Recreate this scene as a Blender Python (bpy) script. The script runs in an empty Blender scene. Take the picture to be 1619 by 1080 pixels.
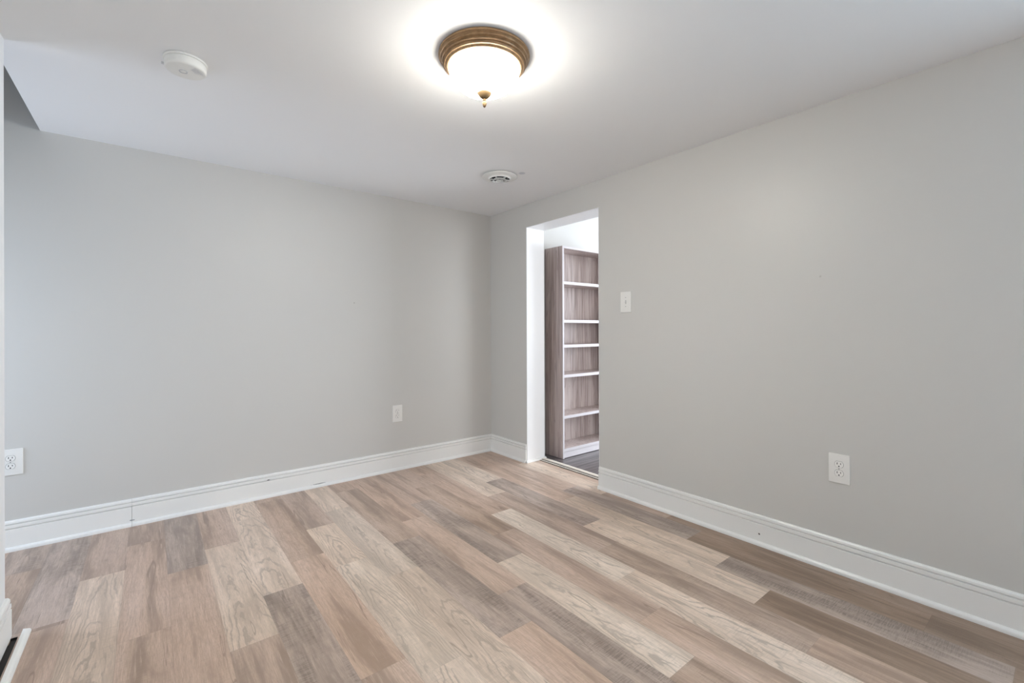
import bpy, bmesh, math, random
from mathutils import Vector, Matrix

S = bpy.context.scene
COL = S.collection
H = 2.2                      # ceiling height

# ------------------------------------------------------------------ camera
def make_camera():
    yaw, pitch, roll = math.radians(38.652), math.radians(0.0377), math.radians(-0.1888)
    f = Vector((math.sin(yaw) * math.cos(pitch), math.cos(yaw) * math.cos(pitch), math.sin(pitch)))
    r = Vector((math.cos(yaw), -math.sin(yaw), 0))
    u = r.cross(f)
    c, s = math.cos(roll), math.sin(roll)
    r2, u2 = c * r + s * u, -s * r + c * u
    cam = bpy.data.cameras.new('camera')
    cam.sensor_fit = 'HORIZONTAL'; cam.sensor_width = 36.0
    cam.lens = 713.63 / 1619 * 36.0
    cam.shift_y = -19.31 / 1619
    cam.clip_start = 0.02
    o = bpy.data.objects.new('camera', cam); COL.objects.link(o)
    m = Matrix((r2, u2, -f)).transposed().to_4x4()
    m.translation = Vector((-2.4967, -3.4396, 1.1329))
    o.matrix_world = m
    S.camera = o
make_camera()

# ------------------------------------------------------------------ world, daylight, exposure
S.view_settings.view_transform = 'Standard'
S.view_settings.look = 'None'
S.view_settings.gamma = 1.0
S.view_settings.use_curve_mapping = False
S.view_settings.exposure = 0.12
world = bpy.data.worlds.new('world'); S.world = world
world.use_nodes = True
bg = world.node_tree.nodes['Background']
bg.inputs[0].default_value = (0.75, 0.86, 1.0, 1); bg.inputs[1].default_value = 0.15

def area(name, loc, direction, sx, sy, power, color):
    l = bpy.data.lights.new(name, 'AREA'); l.shape = 'RECTANGLE'
    l.size, l.size_y = sx, sy; l.energy = power; l.color = color
    o = bpy.data.objects.new(name, l); COL.objects.link(o)
    o.location = loc
    o.rotation_euler = Vector(direction).to_track_quat('-Z', 'Y').to_euler()
    return o
# daylight through the window behind the camera (in the right-hand wall) and the next room's window, plus added fills
area('window_daylight', (0.012, -4.75, 1.2), (-1, 0, 0), 1.65, 1.75, 48, (0.55, 0.785, 1.0))
area('rear_fill', (-1.5, -6.04, 1.2), (0, 1, 0), 1.98, 1.78, 9, (1.0, 0.84, 0.90))  # added fill behind the camera to balance the walls, no known source
area('next_room_daylight', (4.15, -1.9, 1.35), (-1, 0, 0), 1.8, 1.8, 280, (0.82, 0.90, 1.0))
area('next_room_rear_fill', (2.0, -4.17, 1.4), (0, 1, 0), 1.5, 1.5, 42, (0.93, 0.96, 1.0))  # added unseen fill that brightens the door jamb
area('alcove_fill', (-4.09, -0.5, 0.9), (1, 0, -0.25), 0.78, 1.5, 20, (0.67, 0.80, 1.0))  # added fill for the left end of the back wall, standing for hall light
LAMP_L = 97.0               # radiance of the lit glass bowl
S.cycles.diffuse_bounces = 8
S.cycles.max_bounces = 12

# ------------------------------------------------------------------ materials
def srgb(r, g, b):
    def c(v):
        v /= 255.0
        return v / 12.92 if v <= 0.04045 else ((v + 0.055) / 1.055) ** 2.4
    return (c(r), c(g), c(b), 1.0)

class NT:
    def __init__(s, name):
        s.m = bpy.data.materials.new(name); s.m.use_nodes = True
        s.t = s.m.node_tree; s.n = s.t.nodes; s.b = s.n['Principled BSDF']
    def new(s, typ, **kw):
        n = s.n.new(typ)
        for k, v in kw.items(): setattr(n, k, v)
        return n
    def link(s, a, b): s.t.links.new(a, b)
    def put(s, sock, v):
        if hasattr(v, 'is_linked') or isinstance(v, bpy.types.NodeSocket): s.link(v, sock)
        else: sock.default_value = v
    def math(s, op, a, b=0.0, c=None, clamp=False):
        n = s.new('ShaderNodeMath', operation=op, use_clamp=clamp)
        s.put(n.inputs[0], a); s.put(n.inputs[1], b)
        if c is not None: s.put(n.inputs[2], c)
        return n.outputs[0]
    def mix(s, f, a, b, blend='MIX'):
        n = s.new('ShaderNodeMix', data_type='RGBA', blend_type=blend)
        s.put(n.inputs[0], f); s.put(n.inputs[6], a); s.put(n.inputs[7], b)
        return n.outputs[2]
    def noise(s, vec, scale=1.0, detail=3.0, rough=0.5, dist=0.0):
        n = s.new('ShaderNodeTexNoise'); s.put(n.inputs['Vector'], vec)
        n.inputs['Scale'].default_value = scale; n.inputs['Detail'].default_value = detail
        n.inputs['Roughness'].default_value = rough; n.inputs['Distortion'].default_value = dist
        return n.outputs[0]
    def ramp(s, v, lo, hi):
        n = s.new('ShaderNodeMapRange', interpolation_type='SMOOTHSTEP')
        s.put(n.inputs[0], v); n.inputs[1].default_value = lo; n.inputs[2].default_value = hi
        return n.outputs[0]
    def scale(s, vec, sx, sy, sz):
        n = s.new('ShaderNodeVectorMath', operation='MULTIPLY')
        s.put(n.inputs[0], vec); n.inputs[1].default_value = (sx, sy, sz); return n.outputs[0]
    def pos(s): return s.new('ShaderNodeNewGeometry').outputs['Position']
    def bump(s, h, strength, dist=0.002):
        n = s.new('ShaderNodeBump'); n.inputs['Strength'].default_value = strength
        n.inputs['Distance'].default_value = dist; s.put(n.inputs['Height'], h)
        s.link(n.outputs[0], s.b.inputs['Normal'])
    def spots(s, base, lst):
        p = s.pos()
        for (q, r, colr) in lst:
            d = s.new('ShaderNodeVectorMath', operation='DISTANCE')
            wob = s.new('ShaderNodeVectorMath', operation='MULTIPLY')
            sub = s.new('ShaderNodeVectorMath', operation='SUBTRACT')
            s.link(p, sub.inputs[0]); sub.inputs[1].default_value = q
            rx, ry, rz = r
            s.link(sub.outputs[0], wob.inputs[0]); wob.inputs[1].default_value = (1 / rx, 1 / ry, 1 / rz)
            ln = s.new('ShaderNodeVectorMath', operation='LENGTH'); s.link(wob.outputs[0], ln.inputs[0])
            nz = s.noise(s.scale(p, 160, 160, 160), 1.0, 2)
            v = s.math('ADD', ln.outputs['Value'], s.math('MULTIPLY', s.math('SUBTRACT', nz, 0.5), 1.2))
            mask = s.math('SUBTRACT', 1.0, s.ramp(v, 0.75, 1.1))
            base = s.mix(mask, base, colr)
        return base

def paint(name, colr, rough=0.5, spec=0.5, tex=0.05, spots=(), mott=0.03):
    t = NT(name)
    p = t.pos()
    n1 = t.noise(t.scale(p, 1.3, 1.3, 1.3), 1.0, 3)
    c2 = tuple(v * (1 - mott) for v in colr[:3]) + (1,)
    base = t.mix(n1, colr, c2)
    if spots: base = t.spots(base, spots)
    t.put(t.b.inputs['Base Color'], base)
    t.b.inputs['Roughness'].default_value = rough
    t.b.inputs['Specular IOR Level'].default_value = spec
    t.bump(t.noise(t.scale(p, 1, 1, 1), 320, 2), tex, 0.0006)
    return t.m

def plain(name, colr, rough=0.5, metal=0.0, spec=0.5, var=0.06, scale=60):
    t = NT(name)
    n = t.noise(t.new('ShaderNodeTexCoord').outputs['Object'], scale, 3)
    t.put(t.b.inputs['Base Color'], t.mix(n, colr, tuple(v * (1 - var) for v in colr[:3]) + (1,)))
    t.b.inputs['Roughness'].default_value = rough; t.b.inputs['Metallic'].default_value = metal
    t.b.inputs['Specular IOR Level'].default_value = spec
    return t.m

CHIP = srgb(92, 84, 78)
M_wall = paint('greige_wall_paint', srgb(203, 201, 196), 0.42, 0.5, 0.06,
               [((0, -2.6766, 1.382), (0.02, 0.005, 0.005), srgb(184, 181, 175)),
                ((-1.286, 0, 1.34), (0.006, 0.02, 0.006), srgb(176, 172, 166))])
M_ceil = paint('ceiling_paint', srgb(237, 237, 237), 0.6, 0.35, 0.05,
               [((-0.516, -1.078, 2.2), (0.024, 0.024, 0.05), srgb(200, 202, 207))])
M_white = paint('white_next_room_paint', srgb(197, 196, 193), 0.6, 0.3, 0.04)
M_part = paint('pale_partition_paint', srgb(234, 235, 235), 0.45, 0.5, 0.05)
M_trim = paint('white_trim_enamel', srgb(236, 235, 231), 0.33, 0.5, 0.02,
               [((-1.876, -0.012, 0.117), (0.011, 0.05, 0.0045), CHIP),
                ((-0.012, -2.40, 0.06), (0.05, 0.005, 0.005), CHIP),
                ((-2.905, -0.992, 0.140), (0.03, 0.006, 0.012), srgb(196, 190, 182)),
                ((-1.55, -0.02, 0.023), (0.05, 0.05, 0.0025), srgb(150, 148, 145)),
                ((-2.585, -0.02, 0.034), (0.012, 0.05, 0.003), srgb(130, 132, 136))], mott=0.02)
M_jamb = paint('white_jamb_enamel', srgb(241, 241, 241), 0.4, 0.5, 0.02)
M_plate = plain('white_plastic_plate', srgb(233, 231, 226), 0.35)
M_recept = plain('white_plastic_receptacle', srgb(238, 236, 231), 0.3)
M_slot = plain('dark_slot', srgb(32, 30, 30), 0.7)
M_screw = plain('painted_screw', srgb(196, 194, 190), 0.35, 0.3)
M_recess = plain('grey_shadow_gap', srgb(120, 117, 113), 0.7)
M_detector = plain('white_detector_plastic', srgb(236, 235, 230), 0.4)
M_detgrey = plain('detector_grey_plastic', srgb(206, 207, 209), 0.45)
M_vent = plain('white_vent_enamel', srgb(232, 231, 226), 0.3)
M_duct = plain('dark_duct', srgb(18, 18, 18), 0.9)
M_sub = plain('dark_subfloor', srgb(78, 75, 73), 0.9)
M_cream = plain('cream_threshold_wood', srgb(228, 219, 206), 0.45)
M_rawwood = plain('unpainted_wood', srgb(190, 168, 136), 0.7)
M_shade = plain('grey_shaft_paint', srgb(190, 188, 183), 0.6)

def bronze():
    t = NT('antique_bronze_metal')
    oc = t.new('ShaderNodeTexCoord').outputs['Object']
    n = t.noise(oc, 45, 4, 0.6)
    t.put(t.b.inputs['Base Color'], t.mix(t.ramp(n, 0.3, 0.7), srgb(140, 110, 78), srgb(166, 134, 98)))
    t.b.inputs['Metallic'].default_value = 0.45; t.b.inputs['Roughness'].default_value = 0.33
    return t.m
M_bronze = bronze()
M_finial = plain('dull_brass_finial', srgb(92, 74, 50), 0.75, 0.0, 0.2)

def glow():
    t = NT('lit_alabaster_glass')
    oc = t.new('ShaderNodeTexCoord').outputs['Object']
    n = t.noise(oc, 16, 4, 0.6, 0.8)
    t.put(t.b.inputs['Base Color'], (0.9, 0.86, 0.8, 1))
    t.b.inputs['Roughness'].default_value = 0.25
    t.put(t.b.inputs['Emission Color'], t.mix(n, (1.0, 0.965, 0.89, 1), (1.0, 0.945, 0.85, 1)))
    # added emission gradient: upper flank dimmed to shrink the glow on the ceiling
    sep = t.new('ShaderNodeSeparateXYZ'); t.link(oc, sep.inputs[0])
    emit_grad = t.ramp(sep.outputs[2], -0.060, -0.140)
    t.put(t.b.inputs['Emission Strength'], t.math('MULTIPLY', t.math('ADD', 0.33, t.math('MULTIPLY', emit_grad, 0.67)), LAMP_L))
    return t.m
M_glow = glow()

def wood_grey():
    """grey-brown laminate of the bookcase, grain running up the piece"""
    t = NT('grey_brown_laminate')
    p = t.pos()
    g = t.noise(t.scale(p, 60, 60, 1.6), 1.0, 5, 0.62, 0.25)
    w = t.noise(t.scale(p, 9, 9, 0.7), 1.0, 3, 0.5, 0.6)
    fine = t.noise(t.scale(p, 240, 240, 4), 1.0, 2)
    c = t.mix(t.ramp(g, 0.32, 0.68), srgb(146, 129, 125), srgb(198, 183, 178))
    c = t.mix(t.math('MULTIPLY', t.ramp(w, 0.45, 0.65), 0.5), c, srgb(206, 194, 190))
    line = t.math('PINGPONG', t.math('MULTIPLY', w, 26.0), 1.0)
    c = t.mix(t.math('MULTIPLY', t.math('SUBTRACT', 1.0, t.ramp(line, 0.02, 0.28)), 0.35), c, srgb(116, 101, 98))
    c = t.mix(t.math('MULTIPLY', fine, 0.25), c, srgb(146, 130, 126))
    t.put(t.b.inputs['Base Color'], c)
    t.b.inputs['Roughness'].default_value = 0.32
    return t.m
M_book = wood_grey()
M_bookedge = plain('pale_laminate_edge', srgb(200, 195, 198), 0.35)

def dark_floor():
    t = NT('charcoal_plank_floor')
    p = t.pos()
    sep = t.new('ShaderNodeSeparateXYZ'); t.link(p, sep.inputs[0])
    row = t.math('DIVIDE', sep.outputs[1], 0.095)
    fr = t.math('FRACT', row); idx = t.math('FLOOR', row)
    comb = t.new('ShaderNodeCombineXYZ')
    t.put(comb.inputs[0], t.math('MULTIPLY', sep.outputs[0], 2.5)); t.put(comb.inputs[1], t.math('MULTIPLY', sep.outputs[1], 70.0)); t.put(comb.inputs[2], t.math('MULTIPLY', idx, 3.7))
    g = t.noise(comb.outputs[0], 1.0, 4, 0.6)
    wn = t.new('ShaderNodeTexWhiteNoise', noise_dimensions='1D'); t.put(wn.inputs['W'], idx)
    c = t.mix(t.ramp(g, 0.3, 0.7), srgb(62, 56, 57), srgb(138, 130, 130))
    c = t.mix(t.math('MULTIPLY', wn.outputs[0], 0.4), c, srgb(60, 55, 56))
    gap = t.math('GREATER_THAN', fr, 0.965)
    c = t.mix(gap, c, srgb(22, 20, 20))
    t.put(t.b.inputs['Base Color'], c); t.b.inputs['Roughness'].default_value = 0.32
    t.bump(g, 0.15, 0.001)
    return t.m
M_dark = dark_floor()

def plank_floor():
    """wood-look vinyl planks; UV = metres along / across each plank (offset per plank)"""
    t = NT('wood_look_plank_floor')
    uv = t.new('ShaderNodeUVMap', uv_map='grain').outputs[0]
    edge = t.new('ShaderNodeUVMap', uv_map='edge').outputs[0]
    tone = t.new('ShaderNodeAttribute', attribute_name='tone').outputs['Color']
    inf = t.new('ShaderNodeAttribute', attribute_name='info').outputs['Color']
    si = t.new('ShaderNodeSeparateColor'); t.link(inf, si.inputs[0])
    isL, isD, rnd = si.outputs[0], si.outputs[1], si.outputs[2]
    # broad tonal streaks inside each plank
    se = t.new('ShaderNodeSeparateXYZ'); t.link(edge, se.inputs[0])
    sg = t.new('ShaderNodeSeparateXYZ'); t.link(uv, sg.inputs[0])
    broad = t.noise(t.scale(uv, 1.1, 9, 1), 1.0, 5, 0.62, 0.5)
    cloud = t.noise(t.scale(uv, 5.0, 14, 1), 1.0, 4, 0.65, 0.4)
    streak = t.noise(t.scale(uv, 5.0, 95, 1), 1.0, 5, 0.68, 0.3)
    fine = t.noise(t.scale(uv, 26.0, 520, 1), 1.0, 3, 0.6)
    pore = t.noise(t.scale(uv, 45.0, 900, 1), 1.0, 1, 0.5)
    hsv = lambda c, v, s=1.0: _hsv(t, c, v, s)
    dark = hsv(tone, 0.58, 1.08); light = hsv(tone, 1.16, 0.88)
    notL = t.math('SUBTRACT', 1.0, t.math('MULTIPLY', isL, 0.40))
    c = t.mix(t.math('SUBTRACT', 1.0, t.math('MULTIPLY', t.math('SUBTRACT', 1.0, t.ramp(broad, 0.36, 0.54)), notL)), dark, tone)
    c = t.mix(t.math('MULTIPLY', t.ramp(broad, 0.52, 0.68), 0.8), c, light)
    c = t.mix(t.math('MULTIPLY', t.math('MULTIPLY', t.ramp(cloud, 0.52, 0.72), notL), 0.5), c, hsv(tone, 0.68, 1.02))
    c = t.mix(t.math('MULTIPLY', t.ramp(streak, 0.48, 0.70), 0.55), c, hsv(tone, 0.66, 1.06))
    c = t.mix(t.math('MULTIPLY', t.math('SUBTRACT', 1.0, t.ramp(streak, 0.30, 0.47)), 0.5), c, hsv(tone, 1.2, 0.88))
    c = t.mix(t.math('MULTIPLY', t.ramp(fine, 0.43, 0.66), 0.5), c, hsv(tone, 0.62))
    c = t.mix(t.math('MULTIPLY', t.ramp(pore, 0.58, 0.72), 0.35), c, hsv(tone, 0.58))
    # cathedral growth rings: nested arches running along the plank
    v0 = t.math('ADD', 0.25, t.math('MULTIPLY', rnd, 0.5))
    dv = t.math('SUBTRACT', se.outputs[1], v0)
    wave = t.noise(t.scale(uv, 3.2, 13, 1), 1.0, 2, 0.45, 0.3)
    crink = t.noise(t.scale(uv, 20, 55, 1), 1.0, 3, 0.6)
    f = t.math('ADD', t.math('MULTIPLY', t.math('MULTIPLY', dv, dv), 13.0), t.math('MULTIPLY', sg.outputs[0], 5.0))
    f = t.math('ADD', f, t.math('ADD', t.math('MULTIPLY', wave, 5.0), t.math('MULTIPLY', crink, 0.9)))
    ring = t.math('PINGPONG', f, 0.5)
    thick = t.noise(t.scale(uv, 14, 60, 1), 1.0, 3)
    ring = t.math('ADD', ring, t.math('MULTIPLY', t.math('SUBTRACT', thick, 0.5), 0.35))
    rline = t.math('SUBTRACT', 1.0, t.ramp(ring, 0.05, 0.20))
    soft = t.math('SUBTRACT', 1.0, t.ramp(ring, 0.0, 0.45))
    rmask = t.ramp(t.noise(t.scale(uv, 2.0, 11, 1), 1.0, 3), 0.42, 0.56)
    amt = t.math('MULTIPLY', t.math('MULTIPLY', rline, rmask), t.math('ADD', 0.15, t.math('MULTIPLY', isL, 0.55)))
    c = t.mix(amt, c, hsv(tone, 0.5, 1.0))
    c = t.mix(t.math('MULTIPLY', t.math('MULTIPLY', soft, rmask), 0.22), c, hsv(tone, 0.7, 1.0))
    # saw marks across the rough-sawn planks
    saw = t.math('ADD', t.math('MULTIPLY', t.noise(t.scale(uv, 260, 17, 1), 1.0, 4, 0.7), 0.72), t.math('MULTIPLY', streak, 0.28))
    patch = t.ramp(t.noise(t.scale(uv, 1.7, 8, 1), 1.0, 5, 0.68, 0.4), 0.42, 0.62)
    dk = t.math('MULTIPLY', patch, t.math('ADD', 0.06, t.math('MULTIPLY', isD, 0.52)))
    c = t.mix(dk, c, hsv(tone, 0.56, 1.05))
    sawm = t.math('MULTIPLY', t.math('MULTIPLY', t.ramp(saw, 0.47, 0.56), patch), t.math('ADD', 0.12, t.math('MULTIPLY', isD, 0.58)))
    c = t.mix(sawm, c, hsv(tone, 0.36, 1.05))
    sawl = t.math('MULTIPLY', t.math('MULTIPLY', t.math('SUBTRACT', 1.0, t.ramp(saw, 0.36, 0.46)), patch), t.math('ADD', 0.04, t.math('MULTIPLY', isD, 0.3)))
    c = t.mix(sawl, c, hsv(tone, 1.0, 0.8))
    # pale cross-scratches left by the saw on the lightest planks
    xs = t.noise(t.scale(uv, 170, 16, 1), 1.0, 2, 0.6)
    xm = t.ramp(t.noise(t.scale(uv, 3.0, 9, 1), 1.0, 2), 0.5, 0.62)
    c = t.mix(t.math('MULTIPLY', t.math('MULTIPLY', t.ramp(xs, 0.52, 0.62), xm), t.math('MULTIPLY', isL, 0.35)), c, hsv(tone, 0.62, 1.0))
    # long dark cracks and small knots
    crk = t.noise(t.scale(uv, 1.1, 20, 1), 1.0, 2, 0.4, 0.7)
    cl = t.math('SUBTRACT', 1.0, t.ramp(t.math('ABSOLUTE', t.math('SUBTRACT', crk, 0.66)), 0.002, 0.012))
    c = t.mix(t.math('MULTIPLY', cl, 0.75), c, hsv(tone, 0.48, 1.1))
    vor = t.new('ShaderNodeTexVoronoi'); t.put(vor.inputs['Vector'], t.scale(uv, 3.2, 6.0, 1)); vor.inputs['Scale'].default_value = 1.0
    kn = t.math('SUBTRACT', 1.0, t.ramp(vor.outputs['Distance'], 0.02, 0.05))
    c = t.mix(t.math('MULTIPLY', kn, 0.5), c, hsv(tone, 0.45, 1.0))
    # hairline joints (edge uv = metres to the nearest plank edge)
    dx = t.math('ABSOLUTE', t.math('SUBTRACT', t.math('FRACT', se.outputs[0]), 0.5))
    dy = t.math('ABSOLUTE', t.math('SUBTRACT', t.math('FRACT', se.outputs[1]), 0.5))
    j = t.math('MAXIMUM', t.ramp(dx, 0.4985, 0.4998), t.ramp(dy, 0.490, 0.4985))
    c = t.mix(t.math('MULTIPLY', j, 0.28), c, hsv(tone, 0.45))
    t.put(t.b.inputs['Base Color'], c)
    t.put(t.b.inputs['Roughness'], t.math('ADD', 0.33, t.math('MULTIPLY', streak, 0.16)))
    t.b.inputs['Specular IOR Level'].default_value = 0.45
    t.bump(t.math('ADD', t.math('MULTIPLY', streak, 0.6), t.math('MULTIPLY', saw, 0.4)), 0.12, 0.001)
    return t.m
def _hsv(t, c, v, s):
    n = t.new('ShaderNodeHueSaturation'); n.inputs['Saturation'].default_value = s; n.inputs['Value'].default_value = v
    t.put(n.inputs['Color'], c); return n.outputs[0]
M_floor = plank_floor()

# ------------------------------------------------------------------ mesh helpers
def link_mesh(name, bm, mats, parent=None, smooth=False, loc=None):
    bmesh.ops.recalc_face_normals(bm, faces=bm.faces[:])
    me = bpy.data.meshes.new(name); bm.to_mesh(me); bm.free()
    for m in (mats if isinstance(mats, (list, tuple)) else [mats]): me.materials.append(m)
    if smooth:
        for p in me.polygons: p.use_smooth = True
        me.set_sharp_from_angle(angle=math.radians(35))
    o = bpy.data.objects.new(name, me); COL.objects.link(o)
    if parent: o.parent = parent
    if loc: o.location = loc
    return o
def bx(bm, x0, x1, y0, y1, z0, z1, bevel=0.0, seg=2):
    r = bmesh.ops.create_cube(bm, size=1.0)
    vs = r['verts']
    for v in vs:
        v.co = Vector(((x0 + x1) / 2 + v.co.x * (x1 - x0), (y0 + y1) / 2 + v.co.y * (y1 - y0), (z0 + z1) / 2 + v.co.z * (z1 - z0)))
    if bevel > 0:
        es = list({e for v in vs for e in v.link_edges})
        bmesh.ops.bevel(bm, geom=es, offset=bevel, segments=seg, affect='EDGES', profile=0.5)
    return vs
def box(name, dims, mat, parent=None, bevel=0.0, smooth=False):
    bm = bmesh.new(); bx(bm, *dims, bevel=bevel)
    return link_mesh(name, bm, mat, parent, smooth)
def lathe(bm, prof, seg=64, close=False):
    """revolve (r, z) points about the z axis"""
    rings = []
    for r, z in prof:
        if r < 1e-6: rings.append([bm.verts.new((0, 0, z))])
        else: rings.append([bm.verts.new((r * math.cos(2 * math.pi * i / seg), r * math.sin(2 * math.pi * i / seg), z)) for i in range(seg)])
    pairs = list(zip(rings, rings[1:])) + ([(rings[-1], rings[0])] if close else [])
    for a, b in pairs:
        for i in range(seg):
            k = (i + 1) % seg
            if len(a) == 1 and len(b) == 1: continue
            if len(a) == 1: bm.faces.new((a[0], b[i], b[k]))
            elif len(b) == 1: bm.faces.new((a[i], b[0], a[k]))
            else: bm.faces.new((a[i], b[i], b[k], a[k]))
def thing(name, label, cat, loc, rotz=0.0, group=None):
    o = bpy.data.objects.new(name, None); COL.objects.link(o)
    o.empty_display_size = 0.05
    o.location = loc; o.rotation_euler = (0, 0, rotz)
    o['label'] = label; o['category'] = cat
    if group: o['group'] = group
    return o
def struct(o): o['kind'] = 'structure'; return o
def extrude_profile(bm, prof, p0, p1, out):
    """prof = (distance from wall, height); run p0->p1 along the wall foot, out = unit vector off the wall"""
    p0, p1, out = Vector(p0), Vector(p1), Vector(out)
    a = [bm.verts.new(p0 + out * d + Vector((0, 0, z))) for d, z in prof]
    b = [bm.verts.new(p1 + out * d + Vector((0, 0, z))) for d, z in prof]
    n = len(prof)
    for i in range(n):
        k = (i + 1) % n
        bm.faces.new((a[i], a[k], b[k], b[i]))
    bm.faces.new(a); bm.faces.new(b[::-1])

# ------------------------------------------------------------------ the setting
WT = 0.20                    # thickness of the right-hand wall
DY0, DY1, DZ = -0.515, -1.312, 2.004     # doorway
Yb = -6.0                    # wall behind the camera
PX, PY = -2.915, -0.995      # face and end of the partition on the left
WX0 = -4.1                   # far side of the stair alcove
EX = -2.955                  # ceiling edge at the stair opening

struct(box('wall_back', (WX0, 0.0, 0.0, 0.12, -0.02, 3.9), M_wall))
bm = bmesh.new()
bx(bm, 0, WT, DY0, 0.12, -0.02, H + 0.1)
bx(bm, 0, WT, DY1, DY0, DZ, H + 0.1)
wy0, wy1, wz0, wz1 = -5.58, -3.92, 0.32, 2.08
bx(bm, 0, WT, wy1, DY1, -0.02, H + 0.1)
bx(bm, 0, WT, wy0, wy1, -0.02, wz0); bx(bm, 0, WT, wy0, wy1, wz1, H + 0.1)
bx(bm, 0, WT, Yb - .1, wy0, -0.02, H + 0.1)
struct(link_mesh('wall_right', bm, M_wall))
struct(box('wall_partition', (PX - 0.115, PX, Yb, PY, -0.02, H), M_part))
bm = bmesh.new()
bx(bm, WX0, -2.5, Yb - 0.1, Yb, -0.02, H + .1); bx(bm, -0.5, 0, Yb - 0.1, Yb, -0.02, H + .1)
bx(bm, -2.5, -0.5, Yb - 0.1, Yb, -0.02, 0.3); bx(bm, -2.5, -0.5, Yb - 0.1, Yb, 2.1, H + .1)
struct(link_mesh('wall_behind', bm, M_wall))
bm = bmesh.new()
for (a, b, c, d) in ((-2.5, -2.46, .3, 2.1), (-.54, -.5, .3, 2.1), (-2.5, -.5, .3, .34), (-2.5, -.5, 2.06, 2.1)):
    bx(bm, a, b, Yb - 0.09, Yb - 0.05, c, d)
struct(link_mesh('rear_fill_frame', bm, M_trim))  # made-up window frame around the added rear fill light
bm = bmesh.new()
bx(bm, WX0 - .1, WX0, -1.1, -0.92, -0.02, 3.9); bx(bm, WX0 - .1, WX0, -0.08, 0.0, -0.02, 3.9)
bx(bm, WX0 - .1, WX0, -0.92, -0.08, -0.02, 0.32); bx(bm, WX0 - .1, WX0, -0.92, -0.08, 2.08, 3.9)
bx(bm, WX0, PX - 0.115, -1.1, -1.0, -0.02, 3.9)
bx(bm, PX - 0.115, EX, -1.1, -1.0, H + 0.15, 3.9)
bx(bm, WX0, EX + .1, -1.1, 0.0, 3.9, 4.0)
bx(bm, EX, EX + 0.1, -1.0, 0.0, H + 0.1, 3.9)
struct(link_mesh('wall_alcove', bm, M_shade))
bm = bmesh.new()
bx(bm, EX, 0.0, Yb, 0.0, H, H + 0.14)
bx(bm, PX - 0.115, EX, Yb, -1.0, H, H + 0.14)
struct(link_mesh('ceiling', bm, M_ceil))
# lining of the doorway (white jambs and head)
bm = bmesh.new()
bx(bm, 0.0015, WT, DY0 - 0.004, DY0 + 0.002, 0.0, DZ)
bx(bm, 0.0015, WT, DY1 - 0.002, DY1 + 0.004, 0.0, DZ)
bx(bm, 0.0015, WT, DY1, DY0, DZ - 0.004, DZ + 0.002)
struct(link_mesh('trim_1', bm, M_jamb))
# quarter-round at the foot of the left jamb
QR = [(0, 0), (0.016, 0), (0.0155, 0.006), (0.013, 0.012), (0.007, 0.017), (0, 0.018)]
bm = bmesh.new(); extrude_profile(bm, QR, (-0.012, DY0 - 0.004, 0), (WT + 0.012, DY0 - 0.004, 0), (0, -1, 0))
extrude_profile(bm, QR, (0.0, DY1 + 0.004, 0), (WT, DY1 + 0.004, 0), (0, 1, 0))
struct(link_mesh('trim_2', bm, M_trim))
# window behind the camera
bm = bmesh.new()
for (a, b, c, d) in ((wy0, wy0 + .05, wz0, wz1), (wy1 - .05, wy1, wz0, wz1), (wy0, wy1, wz0, wz0 + .05), (wy0, wy1, wz1 - .05, wz1)):
    bx(bm, 0.10, 0.15, a, b, c, d)
struct(link_mesh('window_1', bm, M_trim))
bm = bmesh.new()
for (a, b, c, d) in ((-.92, -.89, .32, 2.08), (-.11, -.08, .32, 2.08), (-.92, -.08, .32, .35), (-.92, -.08, 2.05, 2.08)):
    bx(bm, WX0 - 0.08, WX0 - 0.02, a, b, c, d)
struct(link_mesh('alcove_fill_frame', bm, M_trim))  # invented window frame for the added alcove fill light

# next room
NX, NY0, NY1, NH = 4.2, -4.2, -0.40, 2.45
struct(box('wall_next_room_back', (WT, NX, NY1, NY1 + 0.1, -0.02, NH), M_white))
struct(box('wall_next_room_right', (NX, NX + .1, NY0, NY1 + .1, -0.02, NH), M_white))
struct(box('wall_next_room_front', (WT, NX + .1, NY0 - .1, NY0, -0.02, NH), M_white))
bm = bmesh.new()
bx(bm, WT, WT + 0.012, DY0 + .002, NY1, 0, NH); bx(bm, WT, WT + 0.012, NY0, DY1 - .002, 0, NH); bx(bm, WT, WT + 0.012, DY1 - .002, DY0 + .002, DZ, NH)
struct(link_mesh('wall_next_room_left', bm, M_white))
struct(box('ceiling_next_room', (WT, NX + .1, NY0 - .1, NY1 + .1, NH, NH + 0.1), M_white))
struct(box('floor_next_room', (0.205, NX, NY0, NY1, -0.02, -0.002), M_dark))

# threshold mouldings in the doorway
bm = bmesh.new()
extrude_profile(bm, [(0, -.01), (0.013, -.01), (0.013, .005), (0.010, .0065), (0.003, .0065), (0, .005)], (0.136, DY0 - .004, 0), (0.136, DY1 + .004, 0), (1, 0, 0))
extrude_profile(bm, [(0, -.01), (0.045, -.01), (0.045, .003), (0.036, .0105), (0.010, .0115), (0, .007)], (0.160, DY0 - .004, 0), (0.160, DY1 + .004, 0), (1, 0, 0))
struct(link_mesh('trim_3', bm, M_cream))

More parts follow.
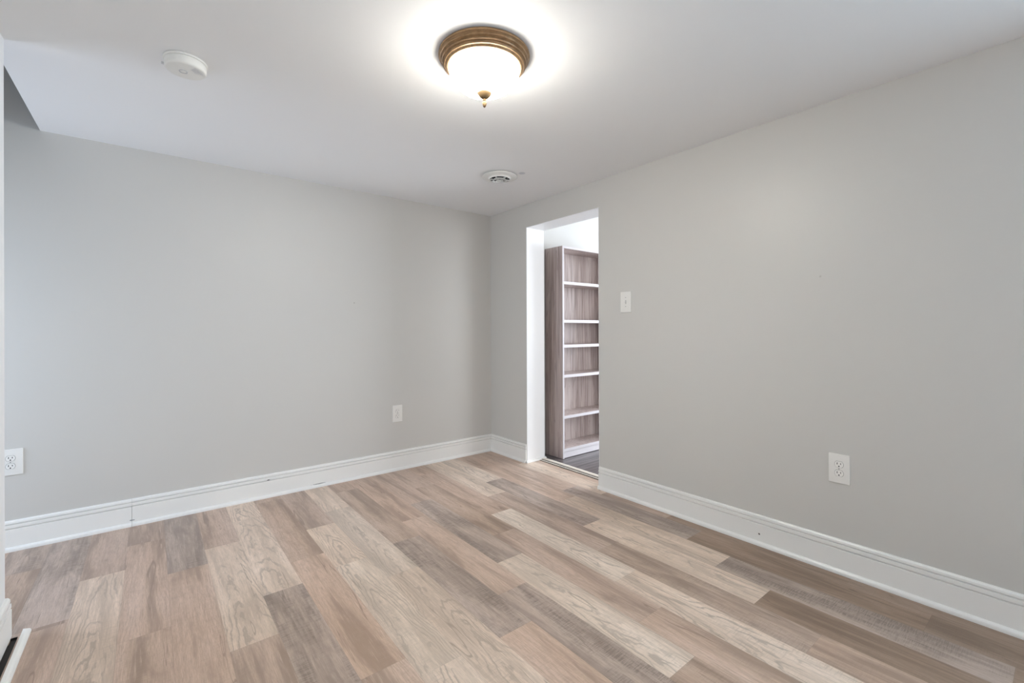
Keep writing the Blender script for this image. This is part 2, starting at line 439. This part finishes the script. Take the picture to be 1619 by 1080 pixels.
# baseboards
BB = [(0, 0), (0.0140, 0), (0.0140, 0.1110), (0.0045, 0.1135), (0.0045, 0.1165), (0.0135, 0.1180), (0.0135, 0.1335),
      (0.0035, 0.1355), (0.0035, 0.1390), (0.0120, 0.1400), (0.0108, 0.149), (0.006, 0.1545), (0, 0.1555)]
SH = [(0.0140, 0), (0.0270, 0), (0.0270, 0.008), (0.0255, 0.014), (0.021, 0.019), (0.0165, 0.0215), (0.0140, 0.0215)]
def baseboard(name, p0, p1, out, shoe=True, mitre=0):
    bm = bmesh.new()
    extrude_profile(bm, BB, p0, p1, out)
    if shoe: extrude_profile(bm, SH, p0, p1, out)
    return struct(link_mesh(name, bm, M_trim))
bm = bmesh.new()
for a, b in ((WX0, -2.5862), (-2.5850, 0.0)):
    extrude_profile(bm, BB, (a, 0, 0), (b, 0, 0), (0, -1, 0)); extrude_profile(bm, SH, (a, 0, 0), (b, 0, 0), (0, -1, 0))
struct(link_mesh('baseboard_back', bm, M_trim))
baseboard('baseboard_right', (0, -0.0135, 0), (0, DY0 + 0.001, 0), (-1, 0, 0))
bm = bmesh.new()
for a, b in ((DY1 - 0.002, -1.5495), (-1.5505, Yb)):
    extrude_profile(bm, BB, (0, a, 0), (0, b, 0), (-1, 0, 0)); extrude_profile(bm, SH, (0, a, 0), (0, b, 0), (-1, 0, 0))
struct(link_mesh('baseboard_right_2', bm, M_trim))
# partition baseboard: no shoe, hung a little above the floor gap, with a roughly cut painted end
bm = bmesh.new()
extrude_profile(bm, [(d * 1.15, z + (0.011 if z == 0 else 0)) for d, z in BB], (PX, Yb, 0), (PX, PY + 0.004, 0), (1, 0, 0))
struct(link_mesh('baseboard_left', bm, M_trim))
bm = bmesh.new(); bx(bm, PX + 0.001, PX + 0.013, PY - 0.03, PY - 0.002, -0.004, 0.012)
struct(link_mesh('trim_4', bm, M_rawwood))

# ------------------------------------------------------------------ plank floor (one surface, each plank drawn as its own face)
PW, X00, PL = 0.1566, -2.752, 0.945
TONE = {'L': (222, 202, 184), 'M': (197, 173, 156), 'P': (204, 178, 159), 'D': (188, 168, 154), 'K': (190, 166, 148), 'W': (229, 210, 192), 'B': (160, 136, 117)}  # B: near-right planks, brown partly real, partly the dimmer light there painted in
ROWS = {   # row -> list of (far-to-near end y, kind)
    -1: [(-0.96, 'D'), (-1.905, 'M'), (-2.85, 'M')],
    0: [(-0.622, 'M'), (-1.567, 'L'), (-2.51, 'M')],
    1: [(-0.328, 'M'), (-1.27, 'M'), (-2.215, 'P')],
    2: [(-0.80, 'D'), (-1.745, 'P'), (-2.69, 'M')],
    3: [(-0.625, 'M'), (-1.576, 'L'), (-2.52, 'P')],
    4: [(-0.328, 'L'), (-1.273, 'L'), (-2.218, 'D')],
    5: [(-0.10, 'M'), (-1.045, 'K'), (-1.99, 'P'), (-2.93, 'P')],
    6: [(-0.71, 'M'), (-1.228, 'L'), (-2.10, 'W'), (-3.0, 'L')],
    7: [(-0.52, 'L'), (-1.465, 'L'), (-2.41, 'L')],
    8: [(-0.223, 'M'), (-1.175, 'K'), (-2.113, 'D'), (-3.06, 'P')],
    9: [(-0.007, 'M'), (-0.952, 'M'), (-1.897, 'P'), (-2.842, 'D')],
    10: [(-0.737, 'M'), (-1.682, 'D'), (-2.612, 'W'), (-3.55, 'K')],
    11: [(-0.49, 'P'), (-1.435, 'K'), (-2.38, 'M'), (-3.32, 'P')],
    12: [(-0.253, 'P'), (-1.198, 'M'), (-2.143, 'W'), (-3.09, 'L')],
    13: [(-0.943, 'L'), (-1.908, 'M'), (-2.848, 'K'), (-3.79, 'P')],
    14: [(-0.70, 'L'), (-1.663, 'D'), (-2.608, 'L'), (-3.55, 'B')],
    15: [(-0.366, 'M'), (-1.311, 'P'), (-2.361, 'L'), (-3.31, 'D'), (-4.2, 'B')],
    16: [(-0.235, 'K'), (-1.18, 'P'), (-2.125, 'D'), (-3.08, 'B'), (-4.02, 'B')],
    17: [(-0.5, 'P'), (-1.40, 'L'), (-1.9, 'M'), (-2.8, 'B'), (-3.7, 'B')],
    18: [(-0.9, 'P'), (-1.85, 'P')],
}
def build_floor():
    rg = random.Random(5)
    bm = bmesh.new()
    uvg = bm.loops.layers.uv.new('grain'); uve = bm.loops.layers.uv.new('edge')
    tone = bm.loops.layers.float_color.new('tone'); info = bm.loops.layers.float_color.new('info')
    def plank(x0, x1, ya, yb, y0f, y1f, xr0, kind):
        """visible part x0..x1, ya(near)..yb(far); full plank spans y0f..y1f and starts at xr0"""
        c = srgb(*TONE[kind]); k = rg.uniform(0.95, 1.05); w = rg.uniform(-0.02, 0.02)
        c = (c[0] * k * (1 + w), c[1] * k, c[2] * k * (1 - w), 1)
        ou, ov = rg.uniform(0, 60), rg.uniform(0, 60)
        vs = [bm.verts.new(q) for q in ((x0, ya, 0), (x1, ya, 0), (x1, yb, 0), (x0, yb, 0))]
        f = bm.faces.new(vs)
        for l in f.loops:
            x, y, _ = l.vert.co
            l[uvg].uv = (y + ou, x - xr0 + ov)
            l[uve].uv = ((y - y0f) / max(1e-6, y1f - y0f), (x - xr0) / PW)
            l[tone] = c
            l[info] = (1.0 if kind in 'LW' else 0.0, 1.0 if kind == 'D' else (0.25 if kind in 'K' else 0.0), rg.random(), 1)
    for k in range(-9, 19):
        xa = X00 + PW * k; xb = xa + PW
        segs = list(ROWS.get(k, []))
        if not segs: segs = [(-rg.uniform(0.1, 0.9), rg.choice('MMPLD'))]
        while segs[-1][0] > Yb: segs.append((segs[-1][0] - PL, rg.choice('MMPLDKL')))
        far = segs[0][0] + PL
        for ynear, kind in segs:
            y1, y0 = far, ynear
            pieces = []
            cx0, cx1 = max(xa, WX0), xb
            if k == -1:
                pieces = [(xa, xb, y0, y1, 'split')]
            else: pieces = [(cx0, cx1, y0, y1, '')]
            for (a, b, c, d, fl) in pieces:
                d = min(d, 0.0); c = max(c, Yb)
                if c >= d: continue
                if b > 0.0:            # right wall: only the doorway lets the floor run on
                    a2 = a
                    if a < 0.0: plank(a, 0.0, c, d, y0, y1, xa, kind); a2 = 0.0
                    b2 = min(b, 0.126); cc, dd = max(c, DY1), min(d, DY0)
                    if cc < dd and a2 < b2: plank(a2, b2, cc, dd, y0, y1, xa, kind)
                elif a < PX - 0.05:     # behind the partition: only the alcove
                    cc = max(c, -1.0)
                    if cc < d: plank(a, b, cc, d, y0, y1, xa, kind)
                elif fl == 'split':
                    lim = -0.985
                    if d > lim: plank(a, b, max(c, lim), d, y0, y1, xa, kind)
                    if c < lim: plank(PX + 0.031, b, c, min(d, lim), y0, y1, xa, kind)
                else: plank(a, b, c, d, y0, y1, xa, kind)
            far = ynear
    o = link_mesh('floor', bm, M_floor)
    struct(o)
    if o.data.polygons[0].normal.z < 0: o.data.flip_normals()
build_floor()
bm = bmesh.new()
bx(bm, 0.118, 0.204, DY1, DY0, -0.05, -0.0095); bx(bm, 0.1265, 0.136, DY1, DY0, -0.01, 0.0008); bx(bm, 0.149, 0.160, DY1, DY0, -0.01, 0.0066)
struct(link_mesh('floor_threshold_gap', bm, M_slot))
struct(box('floor_subfloor', (WX0, 0.118, Yb, 0.0, -0.05, -0.011), M_sub))

# ------------------------------------------------------------------ wall plates
def slab_plate(bm, w, h, d, bev):
    """bevelled cover plate in the xz plane, facing -y"""
    bx(bm, -w / 2, w / 2, -d, 0, -h / 2, h / 2)
    es = [e for e in bm.edges if all(abs(v.co.y + d) < 1e-6 for v in e.verts)]
    es += [e for e in bm.edges if abs(e.verts[0].co.y - e.verts[1].co.y) > 1e-4]
    bmesh.ops.bevel(bm, geom=es, offset=bev, segments=3, affect='EDGES', profile=0.6)
def disc(bm, r, y0, y1, zc=0.0, xc=0.0, seg=24, clipz=None, sx=1.0):
    ring = []
    for i in range(seg):
        a = 2 * math.pi * i / seg
        z = r * math.sin(a)
        if clipz: z = max(-clipz, min(clipz, z))
        ring.append((xc + r * sx * math.cos(a), zc + z))
    A = [bm.verts.new((x, y0, z)) for x, z in ring]; B = [bm.verts.new((x, y1, z)) for x, z in ring]
    for i in range(seg):
        k = (i + 1) % seg; bm.faces.new((A[i], A[k], B[k], B[i]))
    bm.faces.new(A); bm.faces.new(B[::-1])
def screw(parent, z, y):
    bm = bmesh.new(); disc(bm, 0.0032, y + .001, y - 0.0012, z, seg=16)
    s = link_mesh('screw', bm, M_screw, parent)
    bm = bmesh.new(); bx(bm, -0.0026, 0.0026, y - 0.0016, y - 0.0010, z - 0.0005, z + 0.0005)
    link_mesh('screw_slot', bm, M_slot, s)
def outlet(label, loc, rotz, w=0.083, h=0.134):
    t = thing('wall_outlet', label, 'outlet', loc, rotz, 'wall outlets')
    bm = bmesh.new(); slab_plate(bm, w, h, 0.0065, 0.0025); link_mesh('cover_plate', bm, M_plate, t, True)
    for zc in (0.0205, -0.0205):
        # dark hairline around the receptacle, then the receptacle face
        bm = bmesh.new(); disc(bm, 0.0182, -0.0060, -0.0067, zc, seg=40, clipz=0.0150); g = link_mesh('receptacle_recess', bm, M_recess, t)
        bm = bmesh.new(); disc(bm, 0.0170, -0.0060, -0.0082, zc, seg=40, clipz=0.0140)
        r = link_mesh('receptacle', bm, M_recept, t, True)
        for xs, hh in ((-0.0068, 0.0046), (0.0068, 0.0038)):
            bm = bmesh.new(); bx(bm, xs - 0.0013, xs + 0.0013, -0.0086, -0.0078, zc + 0.0035 - hh, zc + 0.0035 + hh)
            link_mesh('slot', bm, M_slot, r)
        bm = bmesh.new(); disc(bm, 0.0029, -0.0078, -0.0086, zc - 0.0085, seg=16)
        link_mesh('ground_hole', bm, M_slot, r)
    screw(t, 0.0, -0.0065)
    return t
R90 = math.radians(-90)      # local -y -> world -x (plates on the right-hand wall)
outlet('white outlet on the right wall, near the right edge, above the baseboard', (0, -2.7505, 0.482), R90)
outlet('small white outlet in the middle of the left wall, nearest the room corner', (-0.9395, 0, 0.456), 0, 0.0825)
outlet('white outlet half hidden by the partition at the far left', (-3.0640, 0, 0.4565), 0, 0.088)

t = thing('light_switch', 'white toggle light switch on the right wall beside the doorway', 'light switch', (0, -1.5490, 1.3155), R90)
bm = bmesh.new(); slab_plate(bm, 0.085, 0.138, 0.0065, 0.0025); link_mesh('cover_plate', bm, M_plate, t, True)
bm = bmesh.new(); bx(bm, -0.0055, 0.0055, -0.0070, -0.0060, -0.0125, 0.0125); link_mesh('toggle_slot', bm, M_screw, t)
bm = bmesh.new(); vs = bx(bm, -0.0042, 0.0042, -0.0175, -0.0060, -0.0045, 0.0055)
for v in vs:
    if v.co.y < -0.01: v.co.z = v.co.z * 0.75 - 0.0075; v.co.x *= 0.8
bmesh.ops.bevel(bm, geom=bm.edges[:], offset=0.0008, segments=2, affect='EDGES')
link_mesh('toggle', bm, M_recept, t, True)
screw(t, 0.030, -0.0065); screw(t, -0.030, -0.0065)

# ------------------------------------------------------------------ ceiling lamp
LX, LY = -1.4790, -2.0000
t = thing('ceiling_lamp', 'lit flush-mount ceiling lamp with bronze rim and frosted white glass bowl', 'ceiling lamp', (LX, LY, H))
bm = bmesh.new()
PAN = [(0.0, -0.001), (0.170, -0.001), (0.1765, -0.003), (0.1775, -0.007), (0.1765, -0.0110), (0.1715, -0.0130), (0.1690, -0.0165), (0.1700, -0.0195),
       (0.1690, -0.0225), (0.1660, -0.0235), (0.1625, -0.0260), (0.1630, -0.0290), (0.1645, -0.0310), (0.1630, -0.0345), (0.1590, -0.0355), (0.1560, -0.0370),
       (0.1555, -0.0395), (0.1570, -0.0415), (0.1550, -0.0445), (0.1510, -0.0455), (0.1480, -0.0490), (0.1450, -0.0525), (0.1410, -0.0530), (0.1395, -0.0480), (0.0, -0.0440)]
lathe(bm, PAN, 96); link_mesh('bronze_pan', bm, M_bronze, t, True)
bm = bmesh.new()
pr = []
for i in range(0, 25):
    a = (math.pi / 2) * i / 24
    pr.append((0.1380 * math.cos(a) ** 0.92 if i < 24 else 0.0, -0.0500 - 0.098 * math.sin(a)))
lathe(bm, pr, 96); bowl = link_mesh('glass_bowl', bm, M_glow, t, True); bowl['label'] = 'glowing frosted glass bowl'
bm = bmesh.new()
FIN = [(0.0, -0.1400), (0.0290, -0.1420), (0.0300, -0.1445), (0.0285, -0.1475), (0.0235, -0.1540), (0.0180, -0.1605), (0.0120, -0.1655), (0.0070, -0.1685), (0.0066, -0.1712), (0.0085, -0.1730),
       (0.0080, -0.1745), (0.0062, -0.1755), (0.0082, -0.1800), (0.0086, -0.1850), (0.0070, -0.1920), (0.0038, -0.1985), (0.0, -0.2020)]
lathe(bm, FIN, 40); link_mesh('finial', bm, M_finial, t, True)

# ------------------------------------------------------------------ smoke detector
t = thing('smoke_detector', 'round white smoke detector on the ceiling, left of the lamp', 'smoke detector', (-2.3870, -1.2420, H))
bm = bmesh.new(); lathe(bm, [(0, -0.0015), (0.0715, -0.0015), (0.0725, -0.004), (0.0725, -0.0085), (0.0705, -0.0100), (0, -0.0100)], 72); link_mesh('mounting_base', bm, M_detector, t, True)
bm = bmesh.new(); lathe(bm, [(0, -0.0095), (0.0665, -0.0095), (0.0690, -0.0130), (0.0690, -0.0340), (0.0675, -0.0385), (0.0640, -0.0415), (0.0620, -0.0420), (0.0, -0.0430)], 72)
body = link_mesh('body', bm, M_detector, t, True)
bm = bmesh.new()
for r in (0.030, 0.036, 0.042, 0.048, 0.054):      # arcs of the sounder grille on the right part of the face
    for i in range(10):
        a0 = -0.75 + 0.095 * i - 0.35; a1 = a0 + 0.1
        p = [(rr * math.cos(a), rr * math.sin(a), -0.0433) for rr, a in ((r, a0), (r + 0.0016, a0), (r + 0.0016, a1), (r, a1))]
        q = [(x, y, -0.0418) for x, y, z in p]
        A = [bm.verts.new(v) for v in p]; B = [bm.verts.new(v) for v in q]
        bm.faces.new(A); bm.faces.new(B[::-1])
        for j in range(4): bm.faces.new((A[j], A[(j + 1) % 4], B[(j + 1) % 4], B[j]))
link_mesh('grille', bm, M_detgrey, t)
bm = bmesh.new(); lathe(bm, [(0.0145, -0.0425), (0.0145, -0.0445), (0.0125, -0.0450), (0.0115, -0.0435), (0.0115, -0.0425)], 36)
for v in bm.verts: v.co.x -= 0.008; v.co.y += 0.004
link_mesh('button_ring', bm, M_detgrey, t, True)
bm = bmesh.new(); lathe(bm, [(0.0095, -0.0425), (0.0095, -0.0440), (0.007, -0.0452), (0, -0.0455)], 32)
for v in bm.verts: v.co.x -= 0.008; v.co.y += 0.004
link_mesh('test_button', bm, M_detector, t, True)
bm = bmesh.new(); bx(bm, -0.0765, -0.0675, 0.010, 0.020, -0.0300, -0.0240); link_mesh('latch', bm, M_detgrey, t)

# ------------------------------------------------------------------ round ceiling vent
t = thing('ceiling_vent', 'small round white air vent in the ceiling near the corner', 'air vent', (-0.6050, -0.9420, H))
bm = bmesh.new(); lathe(bm, [(0.0660, -0.0010), (0.1080, -0.0010), (0.1100, -0.0065), (0.1205, -0.0065), (0.1205, -0.0090), (0.1150, -0.0130), (0.0950, -0.0165), (0.0800, -0.0185), (0.0730, -0.0270), (0.0700, -0.0270), (0.0690, -0.0100)], 72, close=True)
link_mesh('flange', bm, M_vent, t, True)
bm = bmesh.new(); lathe(bm, [(0, -0.0015), (0.0695, -0.0015), (0.0695, -0.0040), (0, -0.0040)], 48); link_mesh('dark_throat', bm, M_duct, t)
bm = bmesh.new(); lathe(bm, [(0.0692, -0.0040), (0.0692, -0.0200), (0.0680, -0.0200), (0.0680, -0.0040)], 48, close=True); link_mesh('throat_wall', bm, M_duct, t, True)
for r0, z0 in ((0.0500, -0.0360), (0.0270, -0.0400)):
    bm = bmesh.new(); lathe(bm, [(r0, z0), (r0 - 0.0060, z0 + 0.0110), (r0 - 0.0072, z0 + 0.0105), (r0 - 0.0015, z0 - 0.0010)], 60, close=True)
    link_mesh('louver_ring', bm, M_vent, t, True)
bm = bmesh.new(); lathe(bm, [(0, -0.0420), (0.0110, -0.0410), (0.0120, -0.0390), (0.0060, -0.0310), (0, -0.0310)], 40); link_mesh('centre_disc', bm, M_vent, t, True)
for i in range(6):
    bm = bmesh.new(); a = math.pi / 6 + i * math.pi / 3
    bx(bm, 0.008, 0.0715, -0.0014, 0.0014, -0.0310, -0.0230)
    bmesh.ops.rotate(bm, verts=bm.verts[:], cent=(0, 0, 0), matrix=Matrix.Rotation(a, 3, 'Z'))
    link_mesh('spoke', bm, M_vent, t)

# ------------------------------------------------------------------ bookcase in the next room
BX0, BX1, BYF, BYB, BH = 0.312, 1.052, -0.636, -0.412, 1.866
t = thing('bookcase', 'tall empty grey-brown bookcase seen through the doorway against a white wall', 'bookcase', (BX0, BYF, 0))
W, D = BX1 - BX0, BYB - BYF
PT, ET = 0.018, 0.0012
def board(name, dims, edge, label=None):
    o = box(name, dims, M_book, t)
    x0, x1, y0, y1, z0, z1 = dims
    if edge: box('edge_band', (x0, x1, -ET, 0.0, z0, z1), M_bookedge, o)
    return o
board('side_panel', (0, PT, 0, D, 0, BH), True)
board('side_panel', (W - PT, W, 0, D, 0, BH), True)
board('top_panel', (PT, W - PT, 0, D, BH - 0.020, BH - 0.0005), True)
board('back_panel', (PT, W - PT, D - 0.006, D, 0.02, BH - 0.02), False)
for z in (1.5425, 1.2040, 0.9855, 0.7215, 0.3610): board('shelf', (PT, W - PT, 0.002, D - 0.006, z - 0.0125, z + 0.0125), True)
board('bottom_shelf', (PT, W - PT, 0.001, D - 0.006, 0.0600, 0.0850), True)
o = box('kick_board', (PT, W - PT, 0.006, 0.022, 0.003, 0.0600), M_bookedge, t)

# ------------------------------------------------------------------ loose shoe moulding on the floor at the left
t = bmesh.new()
extrude_profile(t, [(0, 0), (0.021, 0), (0.0205, 0.006), (0.017, 0.0125), (0.010, 0.016), (0.0, 0.017)], (0, 0, 0), (0, -1.9, 0), (1, 0, 0))
for v in t.verts:
    if v.co.y > -0.01: v.co.y += 0.004 * math.sin(v.co.x * 400) - 0.004 * (0.5 - abs(v.co.x - 0.0105) / 0.0105)
o = link_mesh('moulding_strip', t, M_trim, loc=(-2.8735, -0.972, 0.0))
o['label'] = 'loose white strip of shoe moulding lying on the floor by the left partition'; o['category'] = 'moulding'
